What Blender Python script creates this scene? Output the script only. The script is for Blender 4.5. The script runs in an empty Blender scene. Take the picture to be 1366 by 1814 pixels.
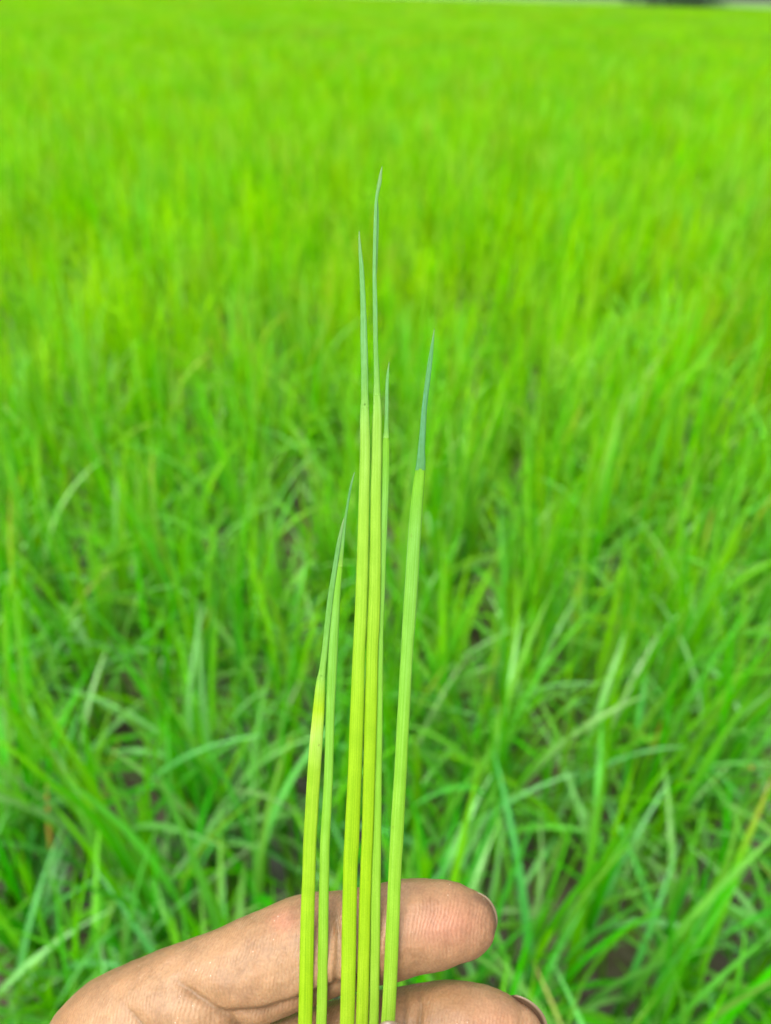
import bpy, bmesh, math, random
import numpy as np
from mathutils import Vector, Matrix, noise

rnd = random.Random(7)
C = bpy.context.scene
COL = C.collection

# ------------------------------------------------------------------ camera, sky, sun, exposure
CAM_H = 1.03
FPX = 1362.0                                     # focal length in photo pixels (26 mm phone lens)
PITCH = math.radians(56.0)
cam_data = bpy.data.cameras.new('camera')
cam = bpy.data.objects.new('camera', cam_data)
COL.objects.link(cam)
cam.location = (0, 0, CAM_H)
cam.rotation_euler = (Matrix.Rotation(PITCH, 3, 'X') @ Matrix.Rotation(math.radians(1.35), 3, 'Z')).to_euler()
cam_data.sensor_fit = 'VERTICAL'
cam_data.sensor_height = 24.0
cam_data.lens = 24.0 / 1814 * FPX
cam_data.clip_start = 0.02
cam_data.clip_end = 2000
cam_data.dof.use_dof = True
cam_data.dof.focus_distance = 0.171
cam_data.dof.aperture_fstop = cam_data.lens / 2.5      # a 2.5 mm wide pupil
C.camera = cam

SUN_EL, SUN_AZ = math.radians(66), math.radians(-140)    # azimuth from +Y towards +X
world = bpy.data.worlds.new("World")
C.world = world
world.use_nodes = True
wn = world.node_tree
for n in list(wn.nodes): wn.nodes.remove(n)
sky = wn.nodes.new('ShaderNodeTexSky')
sky.sky_type = 'NISHITA'; sky.sun_disc = False
sky.sun_elevation = SUN_EL; sky.sun_rotation = SUN_AZ
sky.air_density = 1.0; sky.dust_density = 4.0; sky.ozone_density = 1.0
hs = wn.nodes.new('ShaderNodeHueSaturation'); hs.inputs['Saturation'].default_value = 0.25   # thin even cloud cover
bg = wn.nodes.new('ShaderNodeBackground'); bg.inputs['Strength'].default_value = 0.14
wo = wn.nodes.new('ShaderNodeOutputWorld')
wn.links.new(sky.outputs[0], hs.inputs['Color'])
wn.links.new(hs.outputs[0], bg.inputs['Color'])
wn.links.new(bg.outputs[0], wo.inputs['Surface'])

sl = bpy.data.lights.new('sun', 'SUN')
sl.energy = 1.25; sl.angle = math.radians(40); sl.color = (1.0, 0.95, 0.86)
so = bpy.data.objects.new('sun', sl); COL.objects.link(so)
sd = Vector((math.sin(SUN_AZ) * math.cos(SUN_EL), math.cos(SUN_AZ) * math.cos(SUN_EL), math.sin(SUN_EL)))
so.rotation_euler = sd.to_track_quat('Z', 'Y').to_euler()
so.location = (0, 0, 5)

C.view_settings.view_transform = 'Standard'
C.view_settings.look = 'None'
C.view_settings.exposure = 1.42
C.view_settings.gamma = 1.0
C.cycles.use_denoising = True
C.cycles.max_bounces = 8
C.cycles.diffuse_bounces = 4
C.cycles.transmission_bounces = 4
C.cycles.sample_clamp_indirect = 6

# ------------------------------------------------------------------ helpers
CAM_M = Matrix.Translation(cam.location) @ cam.rotation_euler.to_matrix().to_4x4()
CAM_I = CAM_M.inverted()

def P(px, py, d):
    """a world point seen at photo pixel (px, py), d metres in front of the lens"""
    return CAM_M @ Vector(((px - 683) / FPX * d, -(py - 907) / FPX * d, -d))

def ground_at(px, py, z=0.0):
    o = CAM_M @ Vector((0, 0, 0)); q = P(px, py, 1.0) - o
    t = (z - o.z) / q.z
    return o + q * t

def tag(o, label=None, cat=None, group=None, kind=None):
    if label: o['label'] = label
    if cat: o['category'] = cat
    if group: o['group'] = group
    if kind: o['kind'] = kind
    return o

def link(name, data, parent=None):
    o = bpy.data.objects.new(name, data); COL.objects.link(o)
    if parent is not None: o.parent = parent
    return o

def mesh_from(name, verts, faces, mat, uvs=None, smooth=True):
    me = bpy.data.meshes.new(name)
    me.from_pydata([tuple(v) for v in verts], [], faces)
    if uvs is not None:
        uvl = me.uv_layers.new(name='UVMap')
        li = np.empty(len(me.loops), dtype=np.int32); me.loops.foreach_get('vertex_index', li)
        uvl.data.foreach_set('uv', np.asarray(uvs, dtype=np.float32)[li].ravel())
    if smooth: me.polygons.foreach_set('use_smooth', [True] * len(me.polygons))
    me.materials.append(mat)
    me.update()
    return me

def N(nt, t, **kw):
    n = nt.nodes.new(t)
    for k, v in kw.items():
        if k in n.inputs: n.inputs[k].default_value = v
        else: setattr(n, k, v)
    return n

def new_mat(name):
    m = bpy.data.materials.new(name); m.use_nodes = True
    nt = m.node_tree
    for n in list(nt.nodes): nt.nodes.remove(n)
    return m, nt

def ramp(nt, stops, interp='LINEAR'):
    r = nt.nodes.new('ShaderNodeValToRGB'); r.color_ramp.interpolation = interp
    el = r.color_ramp.elements
    el[0].position, el[0].color = stops[0][0], (*stops[0][1], 1)
    el[1].position, el[1].color = stops[-1][0], (*stops[-1][1], 1)
    for p, c in stops[1:-1]:
        e = el.new(p); e.color = (*c, 1)
    return r

def mixc(nt, a, b, fac, blend='MIX'):
    m = nt.nodes.new('ShaderNodeMix'); m.data_type = 'RGBA'; m.blend_type = blend
    for s, v in (('Factor', fac), ('A', a), ('B', b)):
        i = [x for x in m.inputs if x.name == s and x.enabled and (x.type == 'RGBA' if s != 'Factor' else x.type == 'VALUE')][0]
        if isinstance(v, bpy.types.NodeSocket): nt.links.new(v, i)
        elif s == 'Factor': i.default_value = v
        else: i.default_value = (*v, 1)
    return [x for x in m.outputs if x.type == 'RGBA'][0]

# ------------------------------------------------------------------ materials
def leaf_material(name, near, far, sheen=0.18, trans=0.5):
    """rice leaf: pigment varies from plant to plant and leaf base to tip; near-to-far tint paints in sheen and translucence"""
    m, nt = new_mat(name)
    L = nt.links.new
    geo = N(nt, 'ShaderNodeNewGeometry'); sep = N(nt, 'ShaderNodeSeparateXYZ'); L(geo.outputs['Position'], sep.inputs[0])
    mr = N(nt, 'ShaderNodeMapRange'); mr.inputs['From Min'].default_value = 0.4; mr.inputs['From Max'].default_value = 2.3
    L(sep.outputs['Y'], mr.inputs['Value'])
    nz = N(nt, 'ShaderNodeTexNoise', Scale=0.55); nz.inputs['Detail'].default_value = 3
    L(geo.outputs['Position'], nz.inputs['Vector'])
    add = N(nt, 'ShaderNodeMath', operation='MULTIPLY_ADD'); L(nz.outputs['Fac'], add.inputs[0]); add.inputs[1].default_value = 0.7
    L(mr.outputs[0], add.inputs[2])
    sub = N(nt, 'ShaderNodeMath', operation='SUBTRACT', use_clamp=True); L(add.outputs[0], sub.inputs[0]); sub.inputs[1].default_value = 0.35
    base = mixc(nt, near, far, sub.outputs[0])  # bluish sky sheen near, yellow transmitted light far, painted into the base colour
    oi = N(nt, 'ShaderNodeObjectInfo')
    hsv = N(nt, 'ShaderNodeHueSaturation')
    m3 = N(nt, 'ShaderNodeMath', operation='MULTIPLY'); L(oi.outputs['Random'], m3.inputs[0]); m3.inputs[1].default_value = 13.7
    f3 = N(nt, 'ShaderNodeMath', operation='FRACT'); L(m3.outputs[0], f3.inputs[0])
    sr = N(nt, 'ShaderNodeMapRange'); L(f3.outputs[0], sr.inputs['Value']); sr.inputs['To Min'].default_value = 0.90; sr.inputs['To Max'].default_value = 1.10
    L(sr.outputs[0], hsv.inputs['Saturation'])
    h = N(nt, 'ShaderNodeMapRange'); L(oi.outputs['Random'], h.inputs['Value']); h.inputs['To Min'].default_value = 0.485; h.inputs['To Max'].default_value = 0.53
    L(h.outputs[0], hsv.inputs['Hue'])
    mul = N(nt, 'ShaderNodeMath', operation='MULTIPLY'); L(oi.outputs['Random'], mul.inputs[0]); mul.inputs[1].default_value = 7.31
    fr = N(nt, 'ShaderNodeMath', operation='FRACT'); L(mul.outputs[0], fr.inputs[0])
    vv = N(nt, 'ShaderNodeMapRange'); L(fr.outputs[0], vv.inputs['Value']); vv.inputs['To Min'].default_value = 0.72; vv.inputs['To Max'].default_value = 1.25
    L(vv.outputs[0], hsv.inputs['Value']); L(base, hsv.inputs['Color'])
    uv = N(nt, 'ShaderNodeUVMap'); su = N(nt, 'ShaderNodeSeparateXYZ'); L(uv.outputs[0], su.inputs[0])
    # midrib and veins
    vr = ramp(nt, [(0.0, (1, 1, 1)), (0.44, (0.95, 0.95, 0.95)), (0.5, (1.35, 1.25, 1.4)), (0.56, (0.95, 0.95, 0.95)), (1.0, (1, 1, 1))])
    L(su.outputs['X'], vr.inputs[0])
    col = mixc(nt, hsv.outputs[0], vr.outputs[0], 1.0, 'MULTIPLY')
    mo = N(nt, 'ShaderNodeTexNoise', Scale=40.0); L(geo.outputs['Position'], mo.inputs['Vector'])
    mor = ramp(nt, [(0.3, (0.86, 0.88, 0.8)), (0.7, (1.1, 1.07, 1.1))]); L(mo.outputs['Fac'], mor.inputs[0])
    col = mixc(nt, col, mor.outputs[0], 1.0, 'MULTIPLY')
    yt = N(nt, 'ShaderNodeMath', operation='GREATER_THAN'); L(f3.outputs[0], yt.inputs[0]); yt.inputs[1].default_value = 0.975
    yr = N(nt, 'ShaderNodeMapRange'); L(su.outputs['Y'], yr.inputs['Value']); yr.inputs['From Min'].default_value = 0.6
    ym = N(nt, 'ShaderNodeMath', operation='MULTIPLY'); L(yt.outputs[0], ym.inputs[0]); L(yr.outputs[0], ym.inputs[1])
    col = mixc(nt, col, (0.42, 0.34, 0.06), ym.outputs[0])
    br = N(nt, 'ShaderNodeBsdfPrincipled'); L(col, br.inputs['Base Color'])
    br.inputs['Roughness'].default_value = 0.40; br.inputs['Specular IOR Level'].default_value = sheen
    sm_ = N(nt, 'ShaderNodeMapRange'); L(f3.outputs[0], sm_.inputs['Value']); sm_.inputs['From Max'].default_value = 0.4; sm_.inputs['To Min'].default_value = 0.7; sm_.inputs['To Max'].default_value = sheen
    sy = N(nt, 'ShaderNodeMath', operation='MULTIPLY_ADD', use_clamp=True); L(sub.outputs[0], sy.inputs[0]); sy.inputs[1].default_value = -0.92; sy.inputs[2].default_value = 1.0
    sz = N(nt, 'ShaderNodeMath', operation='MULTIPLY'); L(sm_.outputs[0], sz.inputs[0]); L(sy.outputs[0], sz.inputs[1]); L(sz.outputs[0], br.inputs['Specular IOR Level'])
    tr = N(nt, 'ShaderNodeBsdfTranslucent')
    tc = mixc(nt, col, (1.25, 1.25, 0.5), 1.0, 'MULTIPLY'); L(tc, tr.inputs['Color'])
    ms = N(nt, 'ShaderNodeMixShader'); ms.inputs[0].default_value = trans
    L(br.outputs[0], ms.inputs[1]); L(tr.outputs[0], ms.inputs[2])
    out = N(nt, 'ShaderNodeOutputMaterial'); L(ms.outputs[0], out.inputs[0])
    return m

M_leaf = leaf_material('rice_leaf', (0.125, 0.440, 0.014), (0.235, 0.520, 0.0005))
M_leaf_pale = leaf_material('rice_leaf_pale', (0.150, 0.420, 0.085), (0.225, 0.520, 0.030), sheen=0.55, trans=0.35)  # bluish pale base colour paints extra sky sheen on arching leaves
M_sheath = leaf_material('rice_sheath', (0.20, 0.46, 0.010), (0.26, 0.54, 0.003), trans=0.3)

def dead_leaf_material():
    m, nt = new_mat('withered_leaf'); L = nt.links.new
    uv = N(nt, 'ShaderNodeUVMap'); s = N(nt, 'ShaderNodeSeparateXYZ'); L(uv.outputs[0], s.inputs[0])
    r = ramp(nt, [(0.0, (0.08, 0.28, 0.03)), (0.45, (0.14, 0.30, 0.03)), (0.62, (0.5, 0.26, 0.04)), (0.85, (0.55, 0.28, 0.06)), (1.0, (0.30, 0.2, 0.09))])
    L(s.outputs['Y'], r.inputs[0])
    b = N(nt, 'ShaderNodeBsdfPrincipled'); L(r.outputs[0], b.inputs['Base Color']); b.inputs['Roughness'].default_value = 0.6
    o = N(nt, 'ShaderNodeOutputMaterial'); L(b.outputs[0], o.inputs[0])
    return m
M_dead = dead_leaf_material()

def shoot_material(name, stops):
    """galled shoot: pale yellow-green hollow tube, fine lengthwise veins"""
    m, nt = new_mat(name); L = nt.links.new
    uv = N(nt, 'ShaderNodeUVMap'); s = N(nt, 'ShaderNodeSeparateXYZ'); L(uv.outputs[0], s.inputs[0])
    r = ramp(nt, stops); L(s.outputs['Y'], r.inputs[0])
    mp = N(nt, 'ShaderNodeMapping'); mp.inputs['Scale'].default_value = (64, 3.5, 1); L(uv.outputs[0], mp.inputs[0])
    ob = N(nt, 'ShaderNodeObjectInfo'); om = N(nt, 'ShaderNodeMath', operation='MULTIPLY'); L(ob.outputs['Random'], om.inputs[0]); om.inputs[1].default_value = 40
    L(om.outputs[0], mp.inputs['Location'])
    nz = N(nt, 'ShaderNodeTexNoise', Scale=1.0); nz.inputs['Detail'].default_value = 4; L(mp.outputs[0], nz.inputs['Vector'])
    vr = ramp(nt, [(0.36, (0.74, 0.82, 0.6)), (0.5, (1, 1, 1)), (0.64, (1.18, 1.10, 1.9))]); L(nz.outputs['Fac'], vr.inputs[0])
    col = mixc(nt, r.outputs[0], vr.outputs[0], 0.8, 'MULTIPLY')
    mp2 = N(nt, 'ShaderNodeMapping'); mp2.inputs['Scale'].default_value = (3, 22, 1); L(uv.outputs[0], mp2.inputs[0])
    n2 = N(nt, 'ShaderNodeTexNoise', Scale=1.0); n2.inputs['Detail'].default_value = 3; L(mp2.outputs[0], n2.inputs['Vector'])
    v2 = ramp(nt, [(0.3, (0.86, 0.9, 0.75)), (0.7, (1.1, 1.06, 1.25))]); L(n2.outputs['Fac'], v2.inputs[0])
    col = mixc(nt, col, v2.outputs[0], 0.9, 'MULTIPLY')
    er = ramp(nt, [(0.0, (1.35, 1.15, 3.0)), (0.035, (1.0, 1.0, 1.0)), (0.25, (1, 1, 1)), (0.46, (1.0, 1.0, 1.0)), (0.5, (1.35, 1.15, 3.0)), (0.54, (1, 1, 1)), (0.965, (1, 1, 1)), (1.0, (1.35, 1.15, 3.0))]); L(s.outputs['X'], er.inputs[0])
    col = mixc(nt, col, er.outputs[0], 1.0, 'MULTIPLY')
    # small pale cells speckled over the skin of the tube
    mp3 = N(nt, 'ShaderNodeMapping'); mp3.inputs['Scale'].default_value = (30, 420, 1); L(uv.outputs[0], mp3.inputs[0])
    n3 = N(nt, 'ShaderNodeTexNoise', Scale=1.0); n3.inputs['Detail'].default_value = 2; L(mp3.outputs[0], n3.inputs['Vector'])
    v3 = ramp(nt, [(0.3, (0.9, 0.93, 0.85)), (0.7, (1.08, 1.05, 1.15))]); L(n3.outputs['Fac'], v3.inputs[0])
    col = mixc(nt, col, v3.outputs[0], 0.9, 'MULTIPLY')
    mp4 = N(nt, 'ShaderNodeMapping'); mp4.inputs['Scale'].default_value = (9, 95, 1); L(om.outputs[0], mp4.inputs['Location']); L(uv.outputs[0], mp4.inputs[0])
    n4 = N(nt, 'ShaderNodeTexNoise', Scale=1.0); n4.inputs['Detail'].default_value = 5; L(mp4.outputs[0], n4.inputs['Vector'])
    r4 = ramp(nt, [(0.70, (0, 0, 0)), (0.78, (0.6, 0.6, 0.6))]); L(n4.outputs['Fac'], r4.inputs[0])
    col = mixc(nt, col, (0.16, 0.15, 0.03), r4.outputs[0])
    b = N(nt, 'ShaderNodeBsdfPrincipled'); L(col, b.inputs['Base Color'])
    b.inputs['Roughness'].default_value = 0.5; b.inputs['Specular IOR Level'].default_value = 0.15
    bp = N(nt, 'ShaderNodeBump'); bp.inputs['Strength'].default_value = 0.35; bp.inputs['Distance'].default_value = 0.00015
    L(nz.outputs['Fac'], bp.inputs['Height']); L(bp.outputs[0], b.inputs['Normal'])
    t = N(nt, 'ShaderNodeBsdfTranslucent'); L(col, t.inputs['Color'])
    ms = N(nt, 'ShaderNodeMixShader'); ms.inputs[0].default_value = 0.35
    L(b.outputs[0], ms.inputs[1]); L(t.outputs[0], ms.inputs[2])
    o = N(nt, 'ShaderNodeOutputMaterial'); L(ms.outputs[0], o.inputs[0])
    return m

# ------------------------------------------------------------------ ground: mud and standing water
def axis(lo, hi, near_lo, near_hi, step, growth=1.35):
    a = list(np.arange(near_lo, near_hi + 1e-6, step))
    s = step
    while a[-1] < hi: s *= growth; a.append(a[-1] + s)
    s = step
    while a[0] > lo: s *= growth; a.insert(0, a[0] - s)
    return a

def bank_y(x):
    """the far edge of the paddy runs off obliquely to the left"""
    return 103 + 0.85 * max(0.0, 32 - x)

def mud_height(x, y):
    f = max(0.0, min(1.0, (9 - math.hypot(x, y)) / 3))
    v = Vector((x, y, 3.1))
    h = 0.006 + 0.030 * noise.noise(v * 3.1) + 0.014 * noise.noise(v * 11) + 0.006 * noise.noise(v * 37)
    return f * h - (1 - f) * 0.02

def build_ground():
    xs = axis(-900, 900, -1.8, 1.8, 0.03); ys = axis(-300, 1500, -0.2, 3.6, 0.03)
    V = [(x, y, mud_height(x, y)) for y in ys for x in xs]
    nx = len(xs)
    F = [(j * nx + i, j * nx + i + 1, (j + 1) * nx + i + 1, (j + 1) * nx + i) for j in range(len(ys) - 1) for i in range(nx - 1)]
    m, nt = new_mat('mud'); L = nt.links.new
    tc = N(nt, 'ShaderNodeNewGeometry')
    nz = N(nt, 'ShaderNodeTexNoise', Scale=9.0); nz.inputs['Detail'].default_value = 8; L(tc.outputs['Position'], nz.inputs['Vector'])
    r = ramp(nt, [(0.3, (0.025, 0.018, 0.008)), (0.55, (0.075, 0.060, 0.032)), (0.75, (0.14, 0.12, 0.07))]); L(nz.outputs['Fac'], r.inputs[0])
    b = N(nt, 'ShaderNodeBsdfPrincipled'); L(r.outputs[0], b.inputs['Base Color'])
    n2 = N(nt, 'ShaderNodeTexNoise', Scale=60.0); n2.inputs['Detail'].default_value = 6; L(tc.outputs['Position'], n2.inputs['Vector'])
    rr = N(nt, 'ShaderNodeMapRange'); L(n2.outputs['Fac'], rr.inputs['Value']); rr.inputs['To Min'].default_value = 0.2; rr.inputs['To Max'].default_value = 0.75
    L(rr.outputs[0], b.inputs['Roughness'])
    bp = N(nt, 'ShaderNodeBump'); bp.inputs['Distance'].default_value = 0.006; L(n2.outputs['Fac'], bp.inputs['Height']); L(bp.outputs[0], b.inputs['Normal'])
    o = N(nt, 'ShaderNodeOutputMaterial'); L(b.outputs[0], o.inputs[0])
    tag(link('ground', mesh_from('ground', V, F, m)), kind='structure')
    # water standing in the hollows of the mud
    m, nt = new_mat('paddy_water'); L = nt.links.new
    b = N(nt, 'ShaderNodeBsdfPrincipled'); b.inputs['Base Color'].default_value = (0.10, 0.095, 0.075, 1)
    b.inputs['Roughness'].default_value = 0.06; b.inputs['IOR'].default_value = 1.33; b.inputs['Specular IOR Level'].default_value = 0.5
    g = N(nt, 'ShaderNodeNewGeometry'); nz = N(nt, 'ShaderNodeTexNoise', Scale=25.0); L(g.outputs['Position'], nz.inputs['Vector'])
    bp = N(nt, 'ShaderNodeBump'); bp.inputs['Distance'].default_value = 0.002; bp.inputs['Strength'].default_value = 0.4
    L(nz.outputs['Fac'], bp.inputs['Height']); L(bp.outputs[0], b.inputs['Normal'])
    o = N(nt, 'ShaderNodeOutputMaterial'); L(b.outputs[0], o.inputs[0])
    R = 88.0
    V = [(-R, -3, 0.001), (R, -3, 0.001), (R, 103, 0.001), (32, 103, 0.001), (-R, bank_y(-R), 0.001)]
    tag(link('water', mesh_from('water', V, [(0, 1, 2, 3, 4)], m)), kind='structure')
build_ground()

# ------------------------------------------------------------------ rice leaves
def leaf_geo(Lh, w, a0, a1, bend_pow, nseg, az=0.0, base=(0, 0, 0), twist=0.0, fold=0.25, droop_side=0.0):
    """strip along a curve that leans from angle a0 (at the base) to a1 (at the tip) from the vertical"""
    V, F, U = [], [], []
    x = z = y = 0.0
    ca, sa = math.cos(az), math.sin(az)
    for k in range(nseg + 1):
        s = k / nseg
        a = a0 + (a1 - a0) * s ** bend_pow
        if k:
            x += math.sin(am) * Lh / nseg; z += math.cos(am) * Lh / nseg; y += droop_side * s * Lh / nseg
        am = a + (a1 - a0) * 0.0
        ww = w * min(1.0, 0.55 + 1.8 * s) * max(0.02, (1 - s ** 2.6)) ** 0.8
        tw = twist * s
        # local frame: side (0,1,0), normal (cos a,0,-sin a)
        nx_, nz_ = math.cos(a), -math.sin(a)
        for u in (-1, 0, 1):
            sy = u * ww / 2 * math.cos(tw); up = u * ww / 2 * math.sin(tw) - (fold * ww / 2 if u else 0) * -1
            X = x + nx_ * -up; Y = y + sy; Z = z + nz_ * -up
            V.append((base[0] + X * ca - Y * sa, base[1] + X * sa + Y * ca, base[2] + Z))
            U.append(((u + 1) / 2, s))
        if k:
            b = (k - 1) * 3
            F += [(b, b + 1, b + 4, b + 3), (b + 1, b + 2, b + 5, b + 4)]
    return V, F, U

def stem_geo(h, r, lean, az, n=6, seg=3, base=(0, 0, 0)):
    V, F, U = [], [], []
    for k in range(seg + 1):
        s = k / seg; rr = r * (1 - 0.45 * s)
        cx = math.sin(lean) * h * s; cz = math.cos(lean) * h * s
        for i in range(n):
            t = 2 * math.pi * i / n
            X = cx + rr * math.cos(t); Y = rr * 0.75 * math.sin(t)
            V.append((base[0] + X * math.cos(az) - Y * math.sin(az), base[1] + X * math.sin(az) + Y * math.cos(az), base[2] + cz - 0.02 * (1 - s)))
            U.append((0.1, s))
        if k:
            b = (k - 1) * n
            F += [(b + i, b + (i + 1) % n, b + n + (i + 1) % n, b + n + i) for i in range(n)]
    return V, F, U

def rand_leaf(r, kind=None):
    kind = kind or r.choices(('erect', 'arch', 'flop'), (0.56, 0.30, 0.14))[0]
    if kind == 'erect':
        return dict(Lh=r.uniform(0.20, 0.34), w=r.uniform(0.0058, 0.0095), a0=r.uniform(0.02, 0.16), a1=r.uniform(0.15, 0.7), bend_pow=1.6)
    if kind == 'arch':
        return dict(Lh=r.uniform(0.18, 0.31), w=r.uniform(0.0055, 0.0095), a0=r.uniform(0.08, 0.3), a1=r.uniform(1.1, 2.0), bend_pow=1.4)
    return dict(Lh=r.uniform(0.15, 0.27), w=r.uniform(0.0055, 0.0095), a0=r.uniform(0.2, 0.5), a1=r.uniform(1.8, 2.8), bend_pow=1.1)

def clump_geo(r, n_til, nseg, spread=0.03, leaves=(3, 4), wide=1.0, tall=1.0, kindw=None):
    """one whole plant as one mesh (for the mass of the field)"""
    VV, FF, UU = [], [], []
    def add(g):
        o = len(VV); VV.extend(g[0]); FF.extend(tuple(o + i for i in f) for f in g[1]); UU.extend(g[2])
    for t in range(n_til):
        az = r.uniform(0, 6.28); b = (r.gauss(0, spread), r.gauss(0, spread), 0)
        h = r.uniform(0.08, 0.16) * tall
        for l in range(r.randint(*leaves)):
            p = rand_leaf(r, kindw() if kindw else None); p['Lh'] *= tall; p['w'] *= wide
            z0 = h * r.uniform(0.45, 1.0)
            add(leaf_geo(nseg=nseg, az=az + math.pi * (l % 2) + r.gauss(0, 0.5), base=(b[0], b[1], z0), twist=r.uniform(-0.6, 0.6), **p))
        if nseg > 4: add(stem_geo(h, 0.0035, 0.05, az, 5, 1, b))
    return VV, FF, UU

# plants told apart near the viewer: an Empty, stems and leaves of their own
rl = random.Random(21)
LEAVES = {}
for kd, n in (('erect', 16), ('arch', 14), ('flop', 10)):
    LEAVES[kd] = []
    for i in range(n):
        g = leaf_geo(nseg=11, twist=rl.uniform(-0.7, 0.7), droop_side=rl.uniform(-0.25, 0.25), **rand_leaf(rl, kd))
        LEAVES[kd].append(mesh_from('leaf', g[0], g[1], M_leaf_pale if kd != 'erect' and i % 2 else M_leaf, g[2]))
STEMS = []
for i in range(6):
    g = stem_geo(rl.uniform(0.10, 0.17), 0.0036, rl.uniform(0.0, 0.12), 0, 7, 3)
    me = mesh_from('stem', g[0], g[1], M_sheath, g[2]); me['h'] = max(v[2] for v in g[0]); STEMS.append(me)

GROUP = 'young rice plants in the near part of the paddy'
def rice_plant(x, y, r, n_til, scale, label, group=GROUP, weights=(0.56, 0.30, 0.14)):
    root = link('rice_plant', None)
    root.location = (x, y, min(mud_height(x, y), 0.03))
    root.rotation_euler = (r.gauss(0, 0.05), r.gauss(0, 0.05), r.uniform(0, 6.28)); root.scale = (scale,) * 3
    tag(root, label, 'rice plant', group)
    for t in range(n_til):
        az = r.uniform(0, 6.28); bx, by = r.gauss(0, 0.018), r.gauss(0, 0.018)
        sm = r.choice(STEMS); s = link('stem', sm, root); s.location = (bx, by, 0); s.rotation_euler = (0, 0, az)
        h = sm['h']
        for l in range(r.randint(3, 4)):
            kd = r.choices(('erect', 'arch', 'flop'), weights)[0]
            o = link('leaf', r.choice(LEAVES[kd]), root)
            o.location = (bx, by, h * (0.55 + 0.13 * l)); o.rotation_euler = (0, 0, az + math.pi * (l % 2) + r.gauss(0, 0.5))
            o.scale = (1, 1, r.uniform(0.85, 1.12))
    return root

# bare patches of mud and water between the plants, where the photo shows them
GAPS = [(*ground_at(px, py)[:2], rad) for px, py, rad in
        ((550, 930, 0.10), (240, 1330, 0.05), (230, 1490, 0.05), (1350, 1420, 0.042), (1010, 1700, 0.03), (1240, 1640, 0.022),
         (960, 1330, 0.04), (470, 1560, 0.022), (1290, 1180, 0.05), (850, 1010, 0.05))]
def in_gap(x, y):
    for gx, gy, g in GAPS:
        e = 0.20 * gy / CAM_H * 0.5
        wob = 0.85 + 0.45 * noise.noise(Vector((x * 18, y * 18, 0)))
        if ((x - gx * (1 - e / max(gy, .2) * 0.9)) / g) ** 2 + ((y - gy + e) / (g + e)) ** 2 < wob ** 2: return True
    return False

NEAR_Y = 2.15
pts = []
step = 0.088
rp = random.Random(5)
for j in range(int((NEAR_Y + 0.1) / step) + 1):
    for i in range(-30, 31):
        x = (i + 0.5 * (j % 2)) * step + rp.uniform(-0.04, 0.04); y = 0.12 + j * step * 0.95 + rp.uniform(-0.04, 0.04)
        if y < NEAR_Y and abs(x) < 0.30 + 0.56 * y and not in_gap(x, y): pts.append((x, y))
pts.sort(key=lambda p: p[0] ** 2 + p[1] ** 2)
pts = pts[:290]
print('near plants', len(pts), 'reach', max(p[1] for p in pts))
COMMON = 'young green rice plant of upright narrow leaves among the many in the near paddy'
for (x, y) in pts:
    k = max(0.0, 1 - y / 1.6)
    w = (0.56 - 0.16 * k, 0.28 + 0.08 * k, 0.16 + 0.08 * k)
    rice_plant(x, y, rp, rp.choice((5, 5, 6, 7)), rp.uniform(0.84, 1.12) + 0.10 * k, COMMON, weights=w)

# plants that stand out by a withered leaf
def withered(px, py, az, label, a1=1.9, Lh=0.17, h=0.2, w=0.0055):
    p = ground_at(px, py, h)
    root = rice_plant(p.x, p.y, rp, 2, 1.0, label, group=None)
    root.rotation_euler = (0, 0, 0)
    g = leaf_geo(Lh, w, 0.35, a1, 1.2, 12, az, twist=0.3)
    o = link('leaf', mesh_from('withered_leaf', g[0], g[1], M_dead, g[2]), root); o.location = (0, 0, 0.10)
    o['label'] = 'leaf with a withered orange tip'
withered(1130, 1380, 0.0, 'rice plant with an orange withered leaf tip arching over dark mud at the right')
withered(1225, 1330, -0.3, 'rice plant with a short orange leaf tip beside the bare mud at the right edge')
withered(70, 1560, 1.6, 'rice plant with one orange brown upright leaf near the left edge', a1=0.5, Lh=0.2)
withered(1015, 1150, 1.4, 'rice plant with a small orange leaf tip between upright leaves right of the shoots', a1=0.5, Lh=0.22, w=0.005)

# the rest of the field, nobody could count it: plants scattered over points by geometry nodes
lib = bpy.data.collections.new('rice_variants')
far = bpy.data.collections.new('rice_variants_far')
rv = random.Random(99)
for i in range(14):
    g = clump_geo(rv, rv.choice((5, 5, 6)), 8)
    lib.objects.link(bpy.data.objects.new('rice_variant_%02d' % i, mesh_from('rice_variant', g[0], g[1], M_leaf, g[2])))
for i in range(8):
    g = clump_geo(rv, 26, 4, spread=0.22, wide=1.5, kindw=lambda: rv.choices(('erect', 'arch'), (0.75, 0.25))[0])
    far.objects.link(bpy.data.objects.new('rice_far_%02d' % i, mesh_from('rice_far', g[0], g[1], M_leaf, g[2])))

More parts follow.
